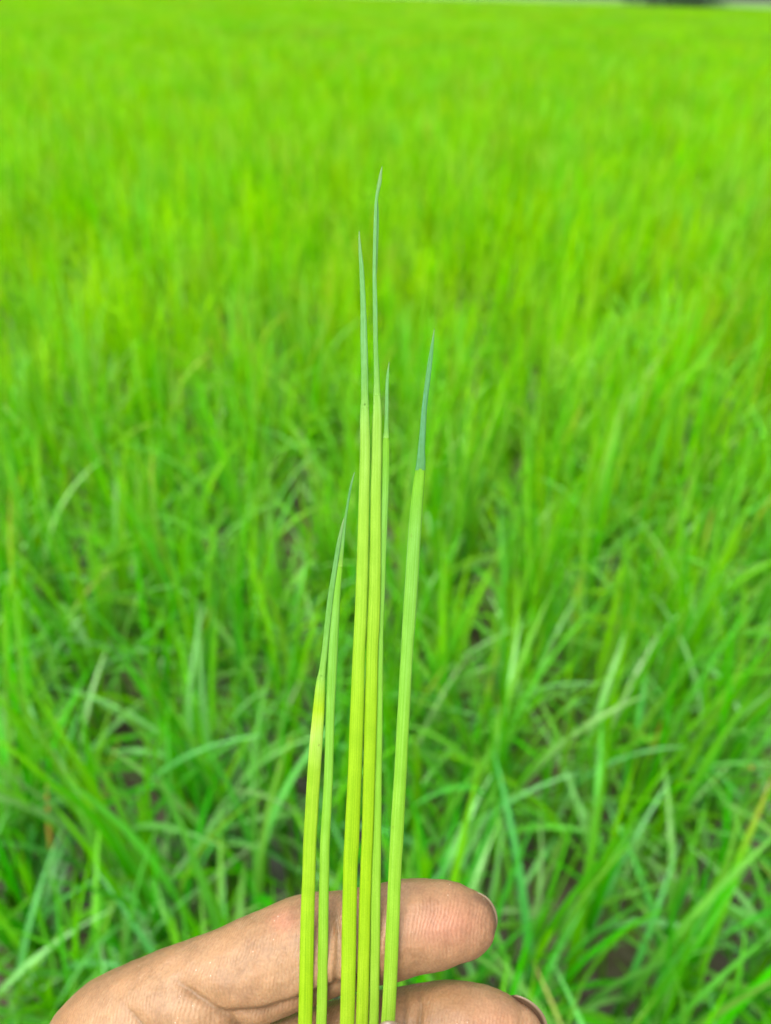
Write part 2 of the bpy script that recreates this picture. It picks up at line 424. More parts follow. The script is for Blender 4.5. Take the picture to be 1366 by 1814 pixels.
def scatter(name, P3, rot, scl, coll, nvar, label=None):
    me = bpy.data.meshes.new(name); me.from_pydata([tuple(p) for p in P3], [], [])
    for nm, arr in (('rot', rot), ('scl', scl)):
        a = me.attributes.new(nm, 'FLOAT', 'POINT'); a.data.foreach_set('value', np.asarray(arr, dtype=np.float32))
    a = me.attributes.new('pick', 'INT', 'POINT'); a.data.foreach_set('value', np.asarray([rv.randrange(nvar) for _ in P3], dtype=np.int32))
    o = link(name, me)
    ng = bpy.data.node_groups.new(name, 'GeometryNodeTree')
    ng.interface.new_socket('Geometry', in_out='INPUT', socket_type='NodeSocketGeometry')
    ng.interface.new_socket('Geometry', in_out='OUTPUT', socket_type='NodeSocketGeometry')
    L = ng.links.new
    gi = ng.nodes.new('NodeGroupInput'); go = ng.nodes.new('NodeGroupOutput')
    iop = ng.nodes.new('GeometryNodeInstanceOnPoints'); ci = ng.nodes.new('GeometryNodeCollectionInfo')
    ci.inputs['Collection'].default_value = coll; ci.inputs['Separate Children'].default_value = True; ci.inputs['Reset Children'].default_value = True
    def attr(nm, t):
        n = ng.nodes.new('GeometryNodeInputNamedAttribute'); n.data_type = t; n.inputs['Name'].default_value = nm
        return [s for s in n.outputs if s.enabled][0]
    cx = ng.nodes.new('ShaderNodeCombineXYZ'); L(attr('rot', 'FLOAT'), cx.inputs['Z'])
    L(gi.outputs[0], iop.inputs['Points']); L(ci.outputs[0], iop.inputs['Instance'])
    iop.inputs['Pick Instance'].default_value = True
    L(attr('pick', 'INT'), iop.inputs['Instance Index']); L(cx.outputs[0], iop.inputs['Rotation']); L(attr('scl', 'FLOAT'), iop.inputs['Scale'])
    L(iop.outputs[0], go.inputs[0])
    md = o.modifiers.new('scatter', 'NODES'); md.node_group = ng
    return o

taken = {(round(x / 0.06), round(y / 0.06)) for x, y in pts}
S, Rt, Sc = [], [], []
reach = math.sqrt(pts[-1][0] ** 2 + pts[-1][1] ** 2)
st = 0.10; y = 0.3
ra = random.Random(3)
while y < 15:
    w = 0.45 + 0.72 * y
    x = -w
    while x < w:
        xx, yy = x + ra.uniform(-.05, .05), y + ra.uniform(-.05, .05)
        if math.hypot(xx, yy) > reach - 0.01 and not in_gap(xx, yy) and ra.random() > 0.06:
            S.append((xx, yy, min(0.02, mud_height(xx, yy)) if y < 6 else -0.01)); Rt.append(ra.uniform(0, 6.28))
            Sc.append(ra.uniform(0.85, 1.12) * (1 + 0.12 * noise.noise(Vector((xx * 0.9, yy * 0.9, 5)))))
        x += st
    y += st; st = 0.10 if y < 6 else 0.13
print('mid plants', len(S))
o = scatter('rice_crop', S, Rt, Sc, lib, 14)
tag(o, 'dense bright green rice crop filling the paddy behind the near plants', 'rice crop', kind='stuff')
S, Rt, Sc = [], [], []
y = 14.8
while y < 225:
    st = 0.38 if y < 35 else 0.7 if y < 90 else 1.1
    w = 2 + 0.72 * y; x = -w
    while x < w:
        if y < bank_y(x) - 1.6:
            S.append((x + ra.uniform(-.2, .2), y + ra.uniform(-.2, .2), -0.01)); Rt.append(ra.uniform(0, 6.28)); Sc.append(ra.uniform(0.9, 1.1) * (1.0 if y < 35 else 1.2))
        x += st
    y += st
print('far tufts', len(S))
o = scatter('distant_rice_crop', S, Rt, Sc, far, 8)
tag(o, 'pale bright green far rice crop reaching to the trees', 'rice crop', kind='stuff')

# ------------------------------------------------------------------ far bank, far field and trees
def simple_mat(name, c1, c2, scale, rough=0.8):
    m, nt = new_mat(name); L = nt.links.new
    g = N(nt, 'ShaderNodeNewGeometry'); nz = N(nt, 'ShaderNodeTexNoise', Scale=scale); nz.inputs['Detail'].default_value = 6
    L(g.outputs['Position'], nz.inputs['Vector'])
    r = ramp(nt, [(0.3, c1), (0.7, c2)]); L(nz.outputs['Fac'], r.inputs[0])
    b = N(nt, 'ShaderNodeBsdfPrincipled'); L(r.outputs[0], b.inputs['Base Color']); b.inputs['Roughness'].default_value = rough
    o = N(nt, 'ShaderNodeOutputMaterial'); L(b.outputs[0], o.inputs[0])
    return m
def bank_material():
    m, nt = new_mat('bank_grass'); L = nt.links.new
    g = N(nt, 'ShaderNodeNewGeometry'); nz = N(nt, 'ShaderNodeTexNoise', Scale=1.2); nz.inputs['Detail'].default_value = 6; L(g.outputs['Position'], nz.inputs['Vector'])
    r = ramp(nt, [(0.3, (0.06, 0.17, 0.004)), (0.7, (0.10, 0.23, 0.012))]); L(nz.outputs['Fac'], r.inputs[0])
    sp = N(nt, 'ShaderNodeSeparateXYZ'); L(g.outputs['Position'], sp.inputs[0])
    mr = N(nt, 'ShaderNodeMapRange'); L(sp.outputs['X'], mr.inputs['Value']); mr.inputs['From Min'].default_value = 51; mr.inputs['From Max'].default_value = 54
    c = mixc(nt, r.outputs[0], (0.18, 0.27, 0.08), mr.outputs[0])
    b = N(nt, 'ShaderNodeBsdfPrincipled'); L(c, b.inputs['Base Color']); b.inputs['Roughness'].default_value = 0.8
    o = N(nt, 'ShaderNodeOutputMaterial'); L(b.outputs[0], o.inputs[0]); return m
M_bank = bank_material()
V, F = [], []
prof = [(-0.9, -0.1), (-0.5, 0.22), (-0.2, 0.34), (0.3, 0.34), (0.6, 0.2), (1.0, -0.1)]
nb = 160
for i in range(nb + 1):
    x = -170 + 280 * i / nb
    for (dy, z) in prof:
        V.append((x, bank_y(x) + dy + 0.6 * noise.noise(Vector((x * 0.05, 0, 0))), z * (1 + 1.3 * max(0.0, min(1.0, (44 - x) / 12))) + (0.06 * noise.noise(Vector((x * 0.7, dy * 2, 1))) if z > 0 else 0)))
for i in range(nb):
    for k in range(len(prof) - 1):
        a = i * len(prof) + k; F.append((a, a + 1, a + 1 + len(prof), a + len(prof)))
tag(link('paddy_bank', mesh_from('paddy_bank', V, F, M_bank)), kind='structure')
M_ff = simple_mat('far_field', (0.05, 0.15, 0.006), (0.09, 0.20, 0.015), 0.05)
tag(link('far_field', mesh_from('far_field', [(-880, bank_y(-880) + 1.2, 0.03), (32, 104.5, 0.03), (880, 104.5, 0.03), (880, 1450, 0.03), (-880, 1450, 0.03)], [(0, 1, 2, 3, 4)], M_ff)), kind='structure')

M_bark = simple_mat('bark', (0.07, 0.05, 0.035), (0.16, 0.12, 0.09), 5)
M_crown = simple_mat('tree_foliage', (0.012, 0.06, 0.02), (0.03, 0.12, 0.035), 0.8)
def tree(x, y, h, cr, r, label):
    root = link('tree', None); root.location = (x, y, 0); tag(root, label, 'tree', 'trees beyond the paddy')
    bmv, bmf = [], []
    def limb(a, b, r0, r1, n=7):
        o = len(bmv); d = (b - a).normalized(); u = d.orthogonal().normalized(); v = d.cross(u)
        for c, rr in ((a, r0), ((a + b) / 2 + u * 0.05, (r0 + r1) / 2), (b, r1)):
            bmv.extend([c + (u * math.cos(2 * math.pi * i / n) + v * math.sin(2 * math.pi * i / n)) * rr for i in range(n)])
        for k in range(2):
            bmf.extend([(o + k * n + i, o + k * n + (i + 1) % n, o + (k + 1) * n + (i + 1) % n, o + (k + 1) * n + i) for i in range(n)])
    top = Vector((r.uniform(-.3, .3), r.uniform(-.3, .3), h * 0.45))
    limb(Vector((0, 0, -0.2)), top, 0.22, 0.13)
    cents = []
    for k in range(9):
        a = k * 0.7 + r.uniform(0, .6); q = top + Vector((math.cos(a) * cr * r.uniform(.3, .75), math.sin(a) * cr * r.uniform(.3, .75), h * r.uniform(-0.15, 0.42)))
        limb(top * r.uniform(0.55, 1.0), q, 0.09, 0.03, 5); cents.append(q)
    link('trunk', mesh_from('trunk', bmv, bmf, M_bark), root)
    V, F = [], []
    for q in cents + [Vector((0, 0, h * 0.75)), Vector((cr * .4, 0, h * .2)), Vector((-cr * .4, 0, h * .22)), Vector((0, cr * -.4, h * .25))]:
        for i in range(380):
            d = Vector((r.gauss(0, 1), r.gauss(0, 1), r.gauss(0, 0.8))).normalized() * (cr * 0.45 * r.random() ** 0.4)
            c = q + d
            if c.z < 0.25: c.z = r.uniform(0.2, 0.8)
            u = Vector((r.gauss(0, 1), r.gauss(0, 1), r.gauss(0, 1))).normalized(); w = u.orthogonal().normalized(); s = r.uniform(0.10, 0.22)
            o = len(V); V.extend([c - u * s, c + w * s * .5, c + u * s, c - w * s * .5]); F.append((o, o + 1, o + 2, o + 3))
    link('crown', mesh_from('crown', V, F, M_crown, smooth=False), root)
rt = random.Random(12)
t0 = ground_at(1195, 12)
ty = 100.6
def xdir(px): 
    q = P(px, 0, 1.0) - cam.location; return q.x / q.y * ty
tree(xdir(1155), ty, 7.5, 4.4, rt, 'dark low tree at the far field edge, left one of the pair')
tree(xdir(1238), ty + 0.6, 6.5, 4.2, rt, 'dark low tree at the far field edge, right one of the pair')

# ------------------------------------------------------------------ the hand
def crom(pts, n):
    """Catmull-Rom through rows of numbers"""
    A = np.array(pts, dtype=float); A = np.vstack([2 * A[0] - A[1], A, 2 * A[-1] - A[-2]])
    out = []
    for i in range(1, len(A) - 2):
        for k in range(n):
            t = k / n
            out.append(0.5 * ((2 * A[i]) + (-A[i - 1] + A[i + 1]) * t + (2 * A[i - 1] - 5 * A[i] + 4 * A[i + 1] - A[i + 2]) * t * t + (-A[i - 1] + 3 * A[i] - 3 * A[i + 1] + A[i + 2]) * t ** 3))
    out.append(A[-2])
    return np.array(out)

hv, hf = [], []
VIEW = (CAM_M.to_3x3() @ Vector((0, 0, -1))).normalized()
def limb_tube(rows, n=20, cap_a=True, cap_b=True, per=8):
    """rows: world x, y, z, half width across, half depth; rounded at both ends"""
    R = crom(rows, per)
    pts3 = [Vector(r[:3]) for r in R]
    rings = []
    def ring(c, t, ra, rb):
        s = t.cross(VIEW).normalized(); d = s.cross(t).normalized()
        return [c + s * (ra * math.cos(2 * math.pi * i / n)) + d * (rb * math.sin(2 * math.pi * i / n)) for i in range(n)]
    T = [(pts3[min(i + 1, len(pts3) - 1)] - pts3[max(i - 1, 0)]).normalized() for i in range(len(pts3))]
    def cap(c, t, ra, rb, sgn):
        m = (ra + rb) / 2
        return [ring(c + t * sgn * m * math.sin(a), t, ra * math.cos(a), rb * math.cos(a)) for a in (0.3, 0.6, 0.9, 1.15, 1.35, 1.5)]
    if cap_a: rings += cap(pts3[0], T[0], R[0][3], R[0][4], -1)[::-1]
    for i, c in enumerate(pts3): rings.append(ring(c, T[i], R[i][3], R[i][4]))
    if cap_b: rings += cap(pts3[-1], T[-1], R[-1][3], R[-1][4], 1)
    o = len(hv)
    for rg in rings: hv.extend(rg)
    for k in range(len(rings) - 1):
        hf.extend([(o + k * n + i, o + k * n + (i + 1) % n, o + (k + 1) * n + (i + 1) % n, o + (k + 1) * n + i) for i in range(n)])
    hf.append(tuple(o + i for i in range(n))[::-1]); hf.append(tuple(o + (len(rings) - 1) * n + i for i in range(n)))

def rows(L):
    """photo pixel x, y, distance, half width in pixels, depth/width ratio -> world rows"""
    out = []
    for (px, py, d, rpx, k) in L:
        q = P(px, py, d); r = rpx / FPX * d; out.append((q.x, q.y, q.z, r, r * k))
    return out

# index, middle, ring and little finger: from knuckle to tip
limb_tube(rows([(150, 2230, .205, 105, .95), (135, 2010, .192, 104, .95), (180, 1870, .183, 110, .92), (265, 1808, .180, 104, .9), (400, 1741, .180, 90, .9),
                (540, 1682, .181, 90, .9), (620, 1664, .181, 82, .92), (720, 1643, .181, 80, .9), (790, 1636, .1815, 73, .88), (822, 1637, .182, 62, .85)]))
limb_tube(rows([(170, 2380, .215, 105, .95), (190, 2180, .199, 104, .95), (235, 2060, .188, 106, .92), (330, 1985, .182, 100, .9), (450, 1925, .1815, 94, .9),
                (610, 1868, .181, 88, .9), (700, 1846, .181, 84, .92), (800, 1832, .181, 86, .9), (870, 1838, .1812, 80, .88), (905, 1845, .1815, 66, .85)]))
limb_tube(rows([(230, 2520, .222, 100, .95), (250, 2350, .205, 98, .95), (300, 2240, .192, 99, .92), (390, 2175, .186, 94, .9), (500, 2120, .185, 88, .9),
                (640, 2060, .184, 84, .9), (740, 2035, .183, 80, .92), (840, 2030, .183, 76, .88), (880, 2034, .183, 64, .85)]))
limb_tube(rows([(300, 2650, .226, 88, .95), (320, 2510, .212, 86, .95), (370, 2410, .199, 86, .92), (450, 2350, .191, 80, .9), (560, 2290, .188, 75, .9),
                (670, 2250, .186, 70, .9), (760, 2235, .185, 62, .88), (785, 2236, .185, 54, .85)]))
# thumb in front of the shoots
limb_tube(rows([(560, 2820, .200, 150, .9), (640, 2560, .186, 128, .9), (690, 2350, .172, 104, .9), (700, 2160, .163, 92, .85), (696, 2030, .159, 88, .8), (690, 1955, .158, 86, .7), (688, 1905, .1577, 72, .62)]))
# palm and wrist
for (a, b) in (((150, 2230, .205), (560, 2860, .214)), ((170, 2380, .213), (500, 2880, .222)), ((230, 2520, .220), (440, 2900, .226)), ((300, 2650, .226), (420, 2900, .228)),
               ((150, 2230, .205), (600, 2700, .205))):
    limb_tube(rows([(*a, 112, .8), ((a[0] + b[0]) / 2, (a[1] + b[1]) / 2, (a[2] + b[2]) / 2, 118, .85), (*b, 125, .85)]))
wr = P(480, 2980, .215); el = Vector((-0.26, -0.16, CAM_H - 0.50)); 
for off in (-0.012, 0.012):
    oo = Vector((off, 0, 0))
    w0 = P(500, 2840, .217) + oo
    limb_tube([(*w0, .024, .019), (*(wr + oo), .019, .017), (*(wr.lerp(el, .25) + oo), .022, .019), (*(wr.lerp(el, .6) + oo * 1.4), .032, .028), (*(el + oo * 1.3), .036, .033)], n=24)

raw = bpy.data.meshes.new('hand_raw'); raw.from_pydata([tuple(v) for v in hv], [], hf); raw.update()
tmp = bpy.data.objects.new('hand_raw', raw); COL.objects.link(tmp)
bmx = bmesh.new(); bmx.from_mesh(raw); bmesh.ops.recalc_face_normals(bmx, faces=bmx.faces); bmx.to_mesh(raw); bmx.free()
rm = tmp.modifiers.new('r', 'REMESH'); rm.mode = 'VOXEL'; rm.voxel_size = 0.00075
sm = tmp.modifiers.new('s', 'SMOOTH'); sm.factor = 0.5; sm.iterations = 9
dg = bpy.context.evaluated_depsgraph_get(); dg.update()
hm = bpy.data.meshes.new_from_object(tmp.evaluated_get(dg)); hm.name = 'hand'
bpy.data.objects.remove(tmp)
# one more level of detail where the hand is seen: split the faces in view
bm = bmesh.new(); bm.from_mesh(hm)
Ri = CAM_I
def pix(co):
    q = Ri @ co
    if q.z > -0.02: return (0, 9999, 1)
    return (683 + q.x / -q.z * FPX, 907 - q.y / -q.z * FPX, -q.z)
vis = [f for f in bm.faces if (lambda p: p[1] < 1900 and -50 < p[0] < 1100)(pix(f.calc_center_median()))]
edges = list({e for f in vis for e in f.edges})
bmesh.ops.subdivide_edges(bm, edges=edges, cuts=1, use_grid_fill=True, smooth=0.0)
sv = [v for v in bm.verts if pix(v.co)[1] < 1890]
for _ in range(2): bmesh.ops.smooth_vert(bm, verts=sv, factor=0.5, use_axis_x=True, use_axis_y=True, use_axis_z=True)
bm.normal_update()

def seg_d(p, line):
    best = 1e9
    for (a, b) in zip(line[:-1], line[1:]):
        ax, ay, bx, by = *a, *b
        dx, dy = bx - ax, by - ay; t = max(0, min(1, ((p[0] - ax) * dx + (p[1] - ay) * dy) / (dx * dx + dy * dy)))
        best = min(best, math.hypot(p[0] - ax - dx * t, p[1] - ay - dy * t))
    return best
# folds of the skin: (line, depth in metres, half width in pixels)
FOLDS = [([(306, 1733), (322, 1746), (351, 1771), (380, 1794), (410, 1816), (440, 1850)], .0008, 7),
         ([(300, 1728), (322, 1746), (351, 1771), (380, 1794), (410, 1816), (440, 1850)], .0013, 26),
         ([(212, 1772), (232, 1796), (252, 1822), (262, 1860)], .0004, 4),
         ([(212, 1772), (232, 1796), (252, 1822), (262, 1860)], .0010, 16),
         
         ([(592, 1600), (600, 1660), (596, 1740)], .0007, 6), ([(616, 1598), (622, 1660), (616, 1730)], .0005, 5),
         ([(742, 1742), (745, 1780), (741, 1830)], .0007, 4), ([(742, 1742), (745, 1780), (741, 1830)], .0008, 16), ([(716, 1742), (718, 1780), (715, 1830)], .0004, 4),
         ([(380, 1806), (430, 1800), (480, 1791), (530, 1776), (590, 1752), (640, 1738)], .0012, 9),
         ]
cl = bm.loops.layers.float_color.new('tone')
tone = {}
for v in bm.verts:
    p = pix(v.co)
    fl = noise.noise(v.co * 900) * 0.00005 + noise.noise(v.co * 260) * 0.00022
    if p[1] > 1900: tone[v.index] = (0, 0, 0); continue
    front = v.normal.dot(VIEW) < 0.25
    dd = 0.0; g = 0.0
    if front:
        for (ln, dp, wd) in FOLDS:
            q = seg_d(p, ln)
            if q < wd * 3:
                e = math.exp(-(q / wd) ** 2) * min(1.0, 0.15 + math.hypot(p[0] - ln[0][0], p[1] - ln[0][1]) / 50); dd += dp * e
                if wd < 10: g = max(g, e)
    v.co -= v.normal * (dd - fl)
    # r: pinkness, g: dirty nail rim, darker fold lines and lower fingertip edge, b: darker back of the finger
    pink = math.exp(-(((p[0] - 790) / 75) ** 2 + ((p[1] - 1640) / 45) ** 2)) + 0.9 * math.exp(-(((p[0] - 503) / 24) ** 2 + ((p[1] - 1632) / 20) ** 2)) \
        + 0.6 * math.exp(-(((p[0] - 870) / 60) ** 2 + ((p[1] - 1830) / 50) ** 2))
    dirt_folds = max(g * 0.55, math.exp(-(min(seg_d(p, [(842, 1588), (868, 1604), (878, 1630), (876, 1650)]), seg_d(p, [(835, 1704), (868, 1672)]) + 8) / 9) ** 2))
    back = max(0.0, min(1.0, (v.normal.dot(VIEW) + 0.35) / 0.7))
    tone[v.index] = (min(1, pink), dirt_folds, back)
for f in bm.faces:
    f.smooth = True
    for lp in f.loops: lp[cl] = (*tone.get(lp.vert.index, (0, 0, 0)), 1)
bm.to_mesh(hm); bm.free()

def skin_material():
    m, nt = new_mat('skin'); L = nt.links.new
    at = N(nt, 'ShaderNodeVertexColor', layer_name='tone'); sp = N(nt, 'ShaderNodeSeparateColor'); L(at.outputs[0], sp.inputs[0])
    g = N(nt, 'ShaderNodeNewGeometry')
    n1 = N(nt, 'ShaderNodeTexNoise', Scale=70.0); n1.inputs['Detail'].default_value = 5; L(g.outputs['Position'], n1.inputs['Vector'])
    r1 = ramp(nt, [(0.3, (0.225, 0.122, 0.056)), (0.5, (0.265, 0.152, 0.072)), (0.7, (0.31, 0.186, 0.094))]); L(n1.outputs['Fac'], r1.inputs[0])
    c = mixc(nt, r1.outputs[0], (0.31, 0.145, 0.082), sp.outputs[0])
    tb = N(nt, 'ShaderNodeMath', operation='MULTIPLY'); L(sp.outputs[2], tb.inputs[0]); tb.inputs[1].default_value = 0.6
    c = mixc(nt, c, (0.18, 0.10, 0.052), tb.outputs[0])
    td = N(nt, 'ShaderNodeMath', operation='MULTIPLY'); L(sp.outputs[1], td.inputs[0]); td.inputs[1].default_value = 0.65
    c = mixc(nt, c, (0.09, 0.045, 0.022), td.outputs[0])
    n2 = N(nt, 'ShaderNodeTexNoise', Scale=1500.0); n2.inputs['Detail'].default_value = 3; L(g.outputs['Position'], n2.inputs['Vector'])
    r2 = ramp(nt, [(0.3, (0.82, 0.78, 0.75)), (0.7, (1.1, 1.1, 1.1))]); L(n2.outputs['Fac'], r2.inputs[0])
    c = mixc(nt, c, r2.outputs[0], 0.8, 'MULTIPLY')
    n4 = N(nt, 'ShaderNodeTexNoise', Scale=150.0); n4.inputs['Detail'].default_value = 4; n4.inputs['Roughness'].default_value = 0.7; L(g.outputs['Position'], n4.inputs['Vector'])
    r4 = ramp(nt, [(0.32, (0.85, 0.83, 0.82)), (0.5, (1.03, 1.04, 1.05)), (0.68, (1.16, 1.14, 1.12))]); L(n4.outputs['Fac'], r4.inputs[0])
    c = mixc(nt, c, r4.outputs[0], 1.0, 'MULTIPLY')
    # dry dust flecks
    vo = N(nt, 'ShaderNodeTexVoronoi', Scale=620.0); L(g.outputs['Position'], vo.inputs['Vector'])
    n3 = N(nt, 'ShaderNodeTexNoise', Scale=110.0); L(g.outputs['Position'], n3.inputs['Vector'])
    lt = N(nt, 'ShaderNodeMath', operation='LESS_THAN'); L(vo.outputs['Distance'], lt.inputs[0]); lt.inputs[1].default_value = 0.10
    gt = N(nt, 'ShaderNodeMath', operation='GREATER_THAN'); L(n3.outputs['Fac'], gt.inputs[0]); gt.inputs[1].default_value = 0.56
    mm = N(nt, 'ShaderNodeMath', operation='MULTIPLY'); L(lt.outputs[0], mm.inputs[0]); L(gt.outputs[0], mm.inputs[1])
    mm2 = N(nt, 'ShaderNodeMath', operation='MULTIPLY'); L(mm.outputs[0], mm2.inputs[0]); mm2.inputs[1].default_value = 0.6
    c = mixc(nt, c, (0.55, 0.42, 0.32), mm2.outputs[0])
    b = N(nt, 'ShaderNodeBsdfPrincipled'); L(c, b.inputs['Base Color'])
    b.inputs['Roughness'].default_value = 0.52; b.inputs['Specular IOR Level'].default_value = 0.4
    b.inputs['Subsurface Weight'].default_value = 0.35; b.inputs['Subsurface Radius'].default_value = (1.0, 0.35, 0.18); b.inputs['Subsurface Scale'].default_value = 0.0035
    # papillary ridges run across the finger, finely wavy
    mp = N(nt, 'ShaderNodeMapping'); mp.inputs['Rotation'].default_value = (0.3, 0.2, math.radians(20)); L(g.outputs['Position'], mp.inputs[0])
    wv = N(nt, 'ShaderNodeTexWave', Scale=420.0, Distortion=14.0); wv.inputs['Detail'].default_value = 2; wv.inputs['Detail Scale'].default_value = 0.25; L(mp.outputs[0], wv.inputs['Vector'])
    b1 = N(nt, 'ShaderNodeBump'); b1.inputs['Distance'].default_value = 0.00011; b1.inputs['Strength'].default_value = 0.4; L(wv.outputs['Fac'], b1.inputs['Height'])
    b2 = N(nt, 'ShaderNodeBump'); b2.inputs['Distance'].default_value = 0.00025; b2.inputs['Strength'].default_value = 0.5; L(n2.outputs['Fac'], b2.inputs['Height']); L(b1.outputs[0], b2.inputs['Normal'])
    L(b2.outputs[0], b.inputs['Normal'])
    o = N(nt, 'ShaderNodeOutputMaterial'); L(b.outputs[0], o.inputs[0])
    return m
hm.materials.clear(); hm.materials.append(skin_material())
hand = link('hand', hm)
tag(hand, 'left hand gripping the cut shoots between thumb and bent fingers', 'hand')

def nail_material():
    m, nt = new_mat('fingernail'); L = nt.links.new
    uv = N(nt, 'ShaderNodeUVMap'); s = N(nt, 'ShaderNodeSeparateXYZ'); L(uv.outputs[0], s.inputs[0])
    r = ramp(nt, [(0.0, (0.17, 0.125, 0.07)), (0.03, (0.13, 0.09, 0.05)), (0.06, (0.06, 0.035, 0.02)), (0.2, (0.2, 0.12, 0.07)), (1.0, (0.34, 0.19, 0.13))]); L(s.outputs['Y'], r.inputs[0])
    b = N(nt, 'ShaderNodeBsdfPrincipled'); L(r.outputs[0], b.inputs['Base Color']); b.inputs['Roughness'].default_value = 0.3
    o = N(nt, 'ShaderNodeOutputMaterial'); L(b.outputs[0], o.inputs[0])
    return m
M_nail = nail_material()
def fingernail(arc, d0, shift, d1, thick=0.0003):
    A = crom([(x, y, d0 + k) for (x, y, k) in arc], 5)
    V, F, U = [], [], []
    m = 7
    for j in range(m + 1):
        t = j / m
        for i, a in enumerate(A):
            bulge = math.sin(math.pi * i / (len(A) - 1))
            x = a[0] + shift[0] * t; y = a[1] + shift[1] * t; d = a[2] + (d1 - d0) * (t ** 0.8) + 0.0012 * bulge * t
            V.append(P(x, y, d)); U.append((i / (len(A) - 1), t))
    n = len(A)
    for j in range(m): F += [(j * n + i, j * n + i + 1, (j + 1) * n + i + 1, (j + 1) * n + i) for i in range(n - 1)]
    o = link('fingernail', mesh_from('fingernail', V, F, M_nail, U), hand)
    s = o.modifiers.new('s', 'SOLIDIFY'); s.thickness = thick; s.offset = 0
    return o
fingernail([(834, 1578, .0014), (851, 1583, .0006), (865, 1592, .0002), (874.5, 1605, .0002), (880, 1620, .0002), (881, 1636, .0004), (877, 1652, .0014)], .1815, (-95, 12), .190)
fingernail([(915, 1763, .0012), (935, 1771, .0004), (952, 1784, 0), (964, 1800, 0), (970, 1818, 0), (972, 1838, .0002), (968, 1858, .0012)], .1822, (-95, 12), .191)
# thumb nail, its free edge just under the picture
fingernail([(655, 1872, .0005), (658, 1838, -.0002), (672, 1815, -.0008), (690, 1808.5, -.001), (707, 1815, -.0008), (720, 1838, -.0002), (723, 1872, .0005)], .1530, (0, 95), .1515)

# ------------------------------------------------------------------ the six cut shoots
# each row: y, left edge, right edge in the photo; third column group gives distance
TUBE = [(0.0, (0.32, 0.50, 0.05)), (0.12, (0.31, 0.49, 0.018)), (0.35, (0.275, 0.48, 0.006)), (0.6, (0.26, 0.475, 0.010)), (0.85, (0.27, 0.50, 0.035)), (0.96, (0.25, 0.48, 0.05)), (1.0, (0.20, 0.44, 0.055))]
TUBE_P = [(0.0, (0.31, 0.50, 0.04)), (0.3, (0.25, 0.47, 0.025)), (0.6, (0.20, 0.46, 0.030)), (0.9, (0.18, 0.44, 0.05)), (0.97, (0.16, 0.42, 0.02)), (1.0, (0.16, 0.40, 0.015))]
TIP = [(0.0, (0.20, 0.44, 0.055)), (0.15, (0.15, 0.38, 0.06)), (0.4, (0.15, 0.38, 0.09)), (0.85, (0.145, 0.38, 0.09)), (1.0, (0.19, 0.33, 0.10))]
TIP_B = [(0.0, (0.09, 0.28, 0.075)), (0.5, (0.09, 0.29, 0.09)), (0.9, (0.105, 0.32, 0.09)), (1.0, (0.18, 0.30, 0.10))]
M_tube = shoot_material('shoot_tube', TUBE); M_tubep = shoot_material('shoot_tube_pale', TUBE_P)
M_tip = shoot_material('shoot_tip', TIP); M_tipb = shoot_material('shoot_tip_blue', TIP_B)

def ribbon(name, rws, d0, lean, depth_k, mat, parent, fold=0.0, close_top=False, close_bot=True):
    """hollow tube or folded blade through measured edges; depth_k = thickness / width"""
    rws = sorted(rws, key=lambda r: -r[0])
    R = crom([(r[0], (r[1] + r[2]) / 2, (r[2] - r[1]) / 2) for r in rws], 6)
    n = 18
    V, F, U = [], [], []
    y0, y1 = R[0][0], R[-1][0]
    for k, (y, xc, hw) in enumerate(R):
        d = d0 + lean * (1814 - y) / 1500
        hw = max(hw, 0.35)
        xc += 0.5 * noise.noise(Vector((y * 0.012, d0 * 900, 2))); 
        for i in range(n):
            a = 2 * math.pi * i / n
            ca, sa = math.cos(a), math.sin(a)
            dep = depth_k * hw * sa
            # gently flattened front with a shallow groove
            dep *= 1 - fold * math.exp(-(ca / 0.35) ** 2) if sa > 0 else 1
            V.append(P(xc + hw * ca, y, d - dep / FPX * d)); U.append((i / n, (y0 - y) / (y0 - y1)))
        if k:
            b = (k - 1) * n
            F += [(b + i, b + (i + 1) % n, b + n + (i + 1) % n, b + n + i) for i in range(n)]
    if close_bot: F.append(tuple(range(n)))
    F.append(tuple((len(R) - 1) * n + i for i in range(n))[::-1])
    return link(name, mesh_from(name, V, F, mat, U), parent)

GS = 'cut yellow-green rice shoots held in the hand'
def shoot(label, d, lean, tube, tip, mt=None, mtip=None, tipfold=0.3, extra=None):
    b = tube[-1] if tube[0][0] < tube[-1][0] else tube[0]
    root = link('rice_shoot', None); root.location = P((b[1] + b[2]) / 2, b[0], d)
    tag(root, label, 'shoot', GS)
    parts = [ribbon('tube', tube, d, lean, 0.42, mt or M_tube, root, 0.0),
             ribbon('leaf_tip', tip, d - 0.0001, lean, 0.40, mtip or M_tip, root, tipfold)]
    if extra: parts.append(ribbon('leaf_edge', extra, d + 0.0004, lean, 0.35, mtip or M_tip, root, 0.2))
    for p in parts: p.matrix_parent_inverse = Matrix.Translation(root.location).inverted()
    return root

